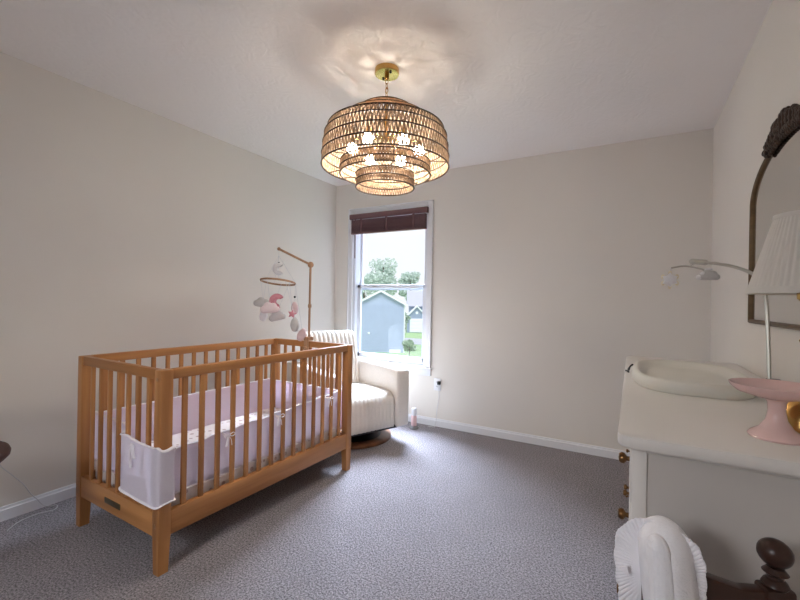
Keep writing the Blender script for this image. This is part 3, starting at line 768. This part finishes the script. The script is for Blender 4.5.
# pink cake stand
ck = empty('cake_stand', (3.140, 1.20, DZ), 0, 'pink glass footed cake stand on the near end of the dresser', 'cake stand')
b = MB(); b.lathe([(0, 0), (.048, 0), (.05, .004), (.046, .010), (.030, .022), (.019, .040), (.0155, .06), (.0165, .078), (.022, .088), (0, .088)], 48)
b.build('foot', M['pinkglass'], ck)
b = MB(); b.lathe([(0, .086), (.03, .087), (.07, .099), (.082, .110), (.0845, .117), (.082, .1175), (.068, .106), (.03, .097), (0, .096)], 64); b.build('plate', M['pinkglass'], ck)

# table lamp
lp = empty('table_lamp', (3.22, 1.315, DZ), 0, 'brass table lamp with white pleated shade on the dresser before the mirror', 'lamp')
b = MB(); b.lathe([(0, 0), (.068, 0), (.07, .006), (.067, .014), (.065, .03), (.052, .055), (.03, .078), (.012, .092), (.010, .2), (.015, .21), (.010, .22), (.010, .30), (.02, .31), (.02, .345), (0, .35)], 40)
b.build('base', M['brass'], lp)
NP = 54
b = MB(); zb_, zt_ = .325, .508; rb_, rt_ = .112, .062
b.lathe([(rb_, zb_), (rb_+(rt_-rb_)*.5, (zb_+zt_)/2), (rt_, zt_), (rt_-.002, zt_), (rb_+(rt_-rb_)*.5-.002, (zb_+zt_)/2), (rb_-.002, zb_)], NP*4, close=True, rfun=lambda a, i: 1+.012*math.sin(a*NP)+.006*math.sin(a*NP*.5))
sh = b.build('shade', M['shade'], lp, 60)
b = MB(); b.lathe([(rb_+.0035, zb_-.004), (rb_+.001, zb_+.012), (rb_-.004, zb_+.012), (rb_-.002, zb_-.004)], 64, close=True); b.build('shade_trim', M['shade'], sh)
b = MB(); b.lathe([(rt_+.004, zt_-.007), (rt_+.0025, zt_+.004), (rt_-.004, zt_+.004), (rt_-.003, zt_-.007)], 64, close=True); b.build('shade_trim', M['shade'], sh)
b = MB()
for k in range(3):
    a = 2*PI*k/3; b.tube([(0, 0, zt_-.006), (rt_*math.cos(a), rt_*math.sin(a), zt_-.004)], .0018, 6)
b.tube([(0, 0, .345), (.038, 0, .4), (.038, 0, .47), (0, 0, zt_-.005)], .0018, 6); b.tube([(0, 0, .345), (-.038, 0, .4), (-.038, 0, .47), (0, 0, zt_-.005)], .0018, 6)
b.build('harp', M['brass'], lp)

# mirror with carved crest
mi = empty('wall_mirror', (W, 1.955, 1.12), 0, 'arched bronze framed mirror with carved crest on the right wall', 'mirror')
hwid = .455
pts = [(-hwid, 0), (-hwid, .2), (-hwid, .41)]
arch = []
for i in range(25):
    a = PI-PI*i/24
    x = hwid*math.cos(a); z = .50+.195*math.sin(a)**.9 if 0 < i < 24 else .50
    arch.append((x, z))
path = [(-hwid, 0), (-hwid, .25), (-hwid+.002, .42)]+arch[1:-1]+[(hwid-.002, .42), (hwid, .25), (hwid, 0)]
# frame: swept rectangular section
P3 = [Vector((-.010, -y, z)) for y, z in path]
b = MB(); b.tube(P3, .0095, 10, flat=1.0)
b.tube([(-.010, hwid+.008, .004), (-.010, -hwid-.008, .004)], .0095, 10)
b.build('frame', M['bronze'], mi, 50)
b = MB(); b.tube([p+Vector((-.008, 0, 0)) for p in P3], .003, 6); b.build('bead_trim', M['bronze'], mi)
b = MB(); b.prism([(-y, z) for y, z in path], 'x', -.009, -.002); b.build('mirror_glass', M['mirror'], mi, 0)
rng = random.Random(4); b = MB()
def arc_z(y): return .50+.195*max(0, math.sin(math.acos(max(-1, min(1, y/hwid)))))**.9
for i in range(38):
    u = -1+2*i/37; y = u*.205; z = arc_z(y)
    hgt = .010+.050*(1-abs(u))**.6*(.72+.5*abs(math.sin(u*6.5+.6)))
    for k in range(3):
        b.ball((-.018-.007*rng.random(), -y+rng.uniform(-.004, .004), z+.004+hgt*k/2), .0085+.003*rng.random(), .9, 1.1, 1.0+.5*rng.random(), n=2)
for i in range(11):                      # curled leaves along the top edge
    u = -1+2*i/10; y = u*.19; z = arc_z(y); hgt = .014+.052*(1-abs(u))**.6
    b.torus(.0105, .0055, 0, 14, 6, Matrix.Translation((-.024, -y, z+hgt*.9)) @ Matrix.Rotation(PI/2, 4, 'Y'))
    sgn = 1 if u < 0 else -1
    b.tube(cr([(-.022, -y, z), (-.027, -y+sgn*.012, z+hgt*.5), (-.026, -y+sgn*.004, z+hgt*1.05), (-.022, -y-sgn*.008, z+hgt*1.0)], 5), [.008]*5+[.0075]*5+[.006]*5+[.003], 8)
for i in range(16):                      # beads under the frame
    u = -1+2*i/15; y = u*.17; b.ball((-.018, -y, arc_z(y)-.014), .0075, 1, 1, 1.3, n=2)
b.build('carved_crest', M['carve'], mi, 60)

# ------------------------------------------------------------------ child's chair with draped cloth
cc = empty('child_chair', (2.992, .915, 0), math.atan2(.08, .184), 'dark stained wooden child chair with turned finials standing before the dresser end', 'chair')
for X in (.1003, -.092):
    b = MB()
    b.box(X-.024, X+.024, -.018, .018, .0, .700, .006)
    b.lathe([(0, .698), (.017, .698), (.020, .703), (.017, .709), (.012, .713), (.013, .72), (.019, .724), (.012, .732), (0, .732)], 24, Matrix.Translation((X, 0, 0)))
    p = b.build('post', M['dark_z'], cc, 40)
    MB().ball((0, 0, 0), .0262, 1.0, .95, .92, n=3, M=Matrix.Translation((X-.001, 0, .757)) @ Matrix.Rotation(.35, 4, 'Y')).build('finial', M['dark_z'], p)
b = MB(); top = []; bot = []
for i in range(17):
    t = i/16; x = -.085+.17*t
    top.append((x, .742-.048*min(1, t/.75)**.75)); bot.append((x, .64-.08*t*(1-t)))
b.prism(top+bot[::-1], 'y', -.012, .012, .003); b.build('crest_rail', M['dark_x'], cc, 40)
MB().box(-.085, .085, -.01, .01, .48, .55, .004).build('back_slat', M['dark_x'], cc)
MB().box(-.13, .13, -.235, .01, .30, .325, .008).build('seat', M['dark_x'], cc)
for x in (-.11, .11):
    MB().lathe([(0, 0), (.012, 0), (.017, .05), (.012, .1), (.018, .2), (.014, .305), (0, .305)], 16, Matrix.Translation((x, -.215, 0))).build('leg', M['dark_z'], cc)
MB().tube([(-.11, -.215, .12), (.11, -.215, .12)], .009, 8).build('stretcher', M['dark_x'], cc)

bk = empty('baby_blanket', (2.91, .88, .45), 0, 'white knit baby cloth with ruffled edge draped over the dark chair post', 'blanket')
OB = Vector((2.91, .88, .45))
def hood(xc, wx, y0, wy, ztop, zbot, m, name, seed, flare=.12, lean=0):
    """a fold of cloth hanging over the post: rounded top, wavy sides"""
    def f(u, v):
        a = 2*PI*u; hd = wx*1.25
        if v < .5:
            q = v/.5*PI/2; r = math.sin(q); z = ztop-hd*(1-math.cos(q)); fl = 1
        else:
            q = (v-.5)/.5; r = 1; z = ztop-hd-(ztop-hd-zbot)*q; fl = 1+flare*q
        w = 1+.07*noise.noise(Vector((math.cos(a)*1.8+seed, math.sin(a)*1.8, z*6)))+.035*math.sin(a*5+seed)*min(1, v*1.5)
        return (xc-OB.x+wx*r*fl*math.cos(a)*w+lean*(ztop-z)+.003*math.sin(z*22+seed), y0-OB.y+wy*r*math.sin(a)*w, z-OB.z)
    b = MB(); b.grid(f, 64, 36, True, False); bmesh.ops.remove_doubles(b.bm, verts=b.bm.verts[:], dist=1e-5); bmesh.ops.recalc_face_normals(b.bm, faces=b.bm.faces[:]); return b.build(name, m, bk, 180)
hood(2.913, .043, .886, .052, .801, .40, M['knit'], 'outer_fold', 1, .22, .09)
hood(2.903, .0185, .846, .022, .788, .40, M['knit'], 'front_fold', 5, .25, .05)
def interp(P, x):
    for (a, p), (c, q) in zip(P, P[1:]):
        if a <= x <= c:
            t = (x-a)/(c-a); t = t*t*(3-2*t); return p+(q-p)*t
    return P[-1][1]
def fan(P, cx, cz, ph, y0):
    def f(u, v):
        ang = P[0][0]+(P[-1][0]-P[0][0])*u; R = interp(P, ang)*1.04; a = math.radians(ang)
        rr = R*(.2+.8*v); pl = math.sin(ang*1.15)*.0022*max(0, v-.3)**1.3
        return (cx+rr*math.cos(a)-OB.x, y0+.006*v*math.sin(ang*.05+ph)+pl-OB.y, cz+rr*math.sin(a)-OB.z)
    return MB().sheet(f, 300, 16, .0025).build('ruffle', M['sheetw'], bk, 180)
fan([(70, .090), (105, .089), (135, .079), (165, .066), (190, .062), (215, .070), (242, .098), (268, .13)], 2.902, .705, 1, .884)
fan([(-76, .16), (-48, .086), (-15, .062), (10, .060), (35, .068), (55, .078), (85, .082)], 2.915, .708, 2, .882)
b = MB(); b.prism([(2.842, .700), (2.858, .708), (2.860, .690)], 'y', .866, .8685); b.bm.transform(Matrix.Translation(-OB)); b.build('care_tag', M['band'], bk, 0)

# ------------------------------------------------------------------ lights and sky
w = bpy.data.worlds.new('overcast'); scene.world = w; w.use_nodes = True
bg = w.node_tree.nodes['Background']
nt = w.node_tree; tc = nt.nodes.new('ShaderNodeTexCoord'); nz = nt.nodes.new('ShaderNodeTexNoise'); nz.inputs['Scale'].default_value = 2.2; nz.inputs['Detail'].default_value = 4
rp = nt.nodes.new('ShaderNodeValToRGB'); rp.color_ramp.elements[0].color = (.90, .92, .97, 1); rp.color_ramp.elements[1].color = (.97, .97, .98, 1)
rp.color_ramp.elements[0].position = .25; rp.color_ramp.elements[1].position = .6
nt.links.new(tc.outputs['Generated'], nz.inputs['Vector']); nt.links.new(nz.outputs['Fac'], rp.inputs['Fac']); nt.links.new(rp.outputs['Color'], bg.inputs['Color'])
bg.inputs['Strength'].default_value = 1.0

def area(name, loc, target, sx, sy, power, col):
    l = bpy.data.lights.new(name, 'AREA'); l.shape = 'RECTANGLE'; l.size = sx; l.size_y = sy; l.energy = power; l.color = col
    o = bpy.data.objects.new(name, l); COL.objects.link(o); o.location = loc
    o.rotation_euler = (Vector(target)-Vector(loc)).to_track_quat('-Z', 'Y').to_euler(); return o
LIGHTS = {
 'window_skylight': ((.0, D+1.45, 3.35), (1.3, 2.0, .4), 1.9, 1.7, (4.6, 5.35, 6.25)),
 'rear_fill_light': ((1.7, Y0-1.0, 2.5), (1.7, 1.2, .9), 2.0, 1.3, (.49, .49, .48)),  # added lamp outside the made-up rear window, fills the room
}
for nm, (loc, tg, sx, sy, c) in LIGHTS.items():
    area(nm, loc, tg, sx, sy, 300*max(c), tuple(v/max(c) for v in c))
sl = bpy.data.lights.new('house_fill_sun', 'SUN'); sl.energy = 2.0; sl.angle = math.radians(30); sl.color = (1, .98, .95)  # added sun lamp to brighten the houses under the overcast sky
so = bpy.data.objects.new('house_fill_sun', sl); COL.objects.link(so); so.rotation_euler = Vector((-.35, .55, -.75)).to_track_quat('-Z', 'Y').to_euler()

# ------------------------------------------------------------------ camera
cam = bpy.data.cameras.new('camera'); co = bpy.data.objects.new('camera', cam); COL.objects.link(co)
cam.sensor_width = 36; cam.lens = 408.9/800*36; cam.clip_start = .02; cam.clip_end = 500
yaw, pit, rol = math.radians(29.56), math.radians(.09), math.radians(1.0)
fw = Vector((-math.sin(yaw)*math.cos(pit), math.cos(yaw)*math.cos(pit), math.sin(pit)))
rt = Vector((math.cos(yaw), math.sin(yaw), 0)); up = rt.cross(fw)
r2 = rt*math.cos(rol)+up*math.sin(rol); u2 = -rt*math.sin(rol)+up*math.cos(rol)
mw = Matrix((r2, u2, -fw)).transposed().to_4x4(); mw.translation = (2.858, 0, 1.189)
co.matrix_world = mw
scene.camera = co
scene.view_settings.view_transform = 'Standard'; scene.view_settings.look = 'None'
scene.view_settings.exposure = .25; scene.view_settings.gamma = 1; scene.view_settings.use_curve_mapping = False
scene.cycles.use_denoising = True
scene.cycles.max_bounces = 10; scene.cycles.diffuse_bounces = 6; scene.cycles.transparent_max_bounces = 12
scene.cycles.sample_clamp_indirect = 6
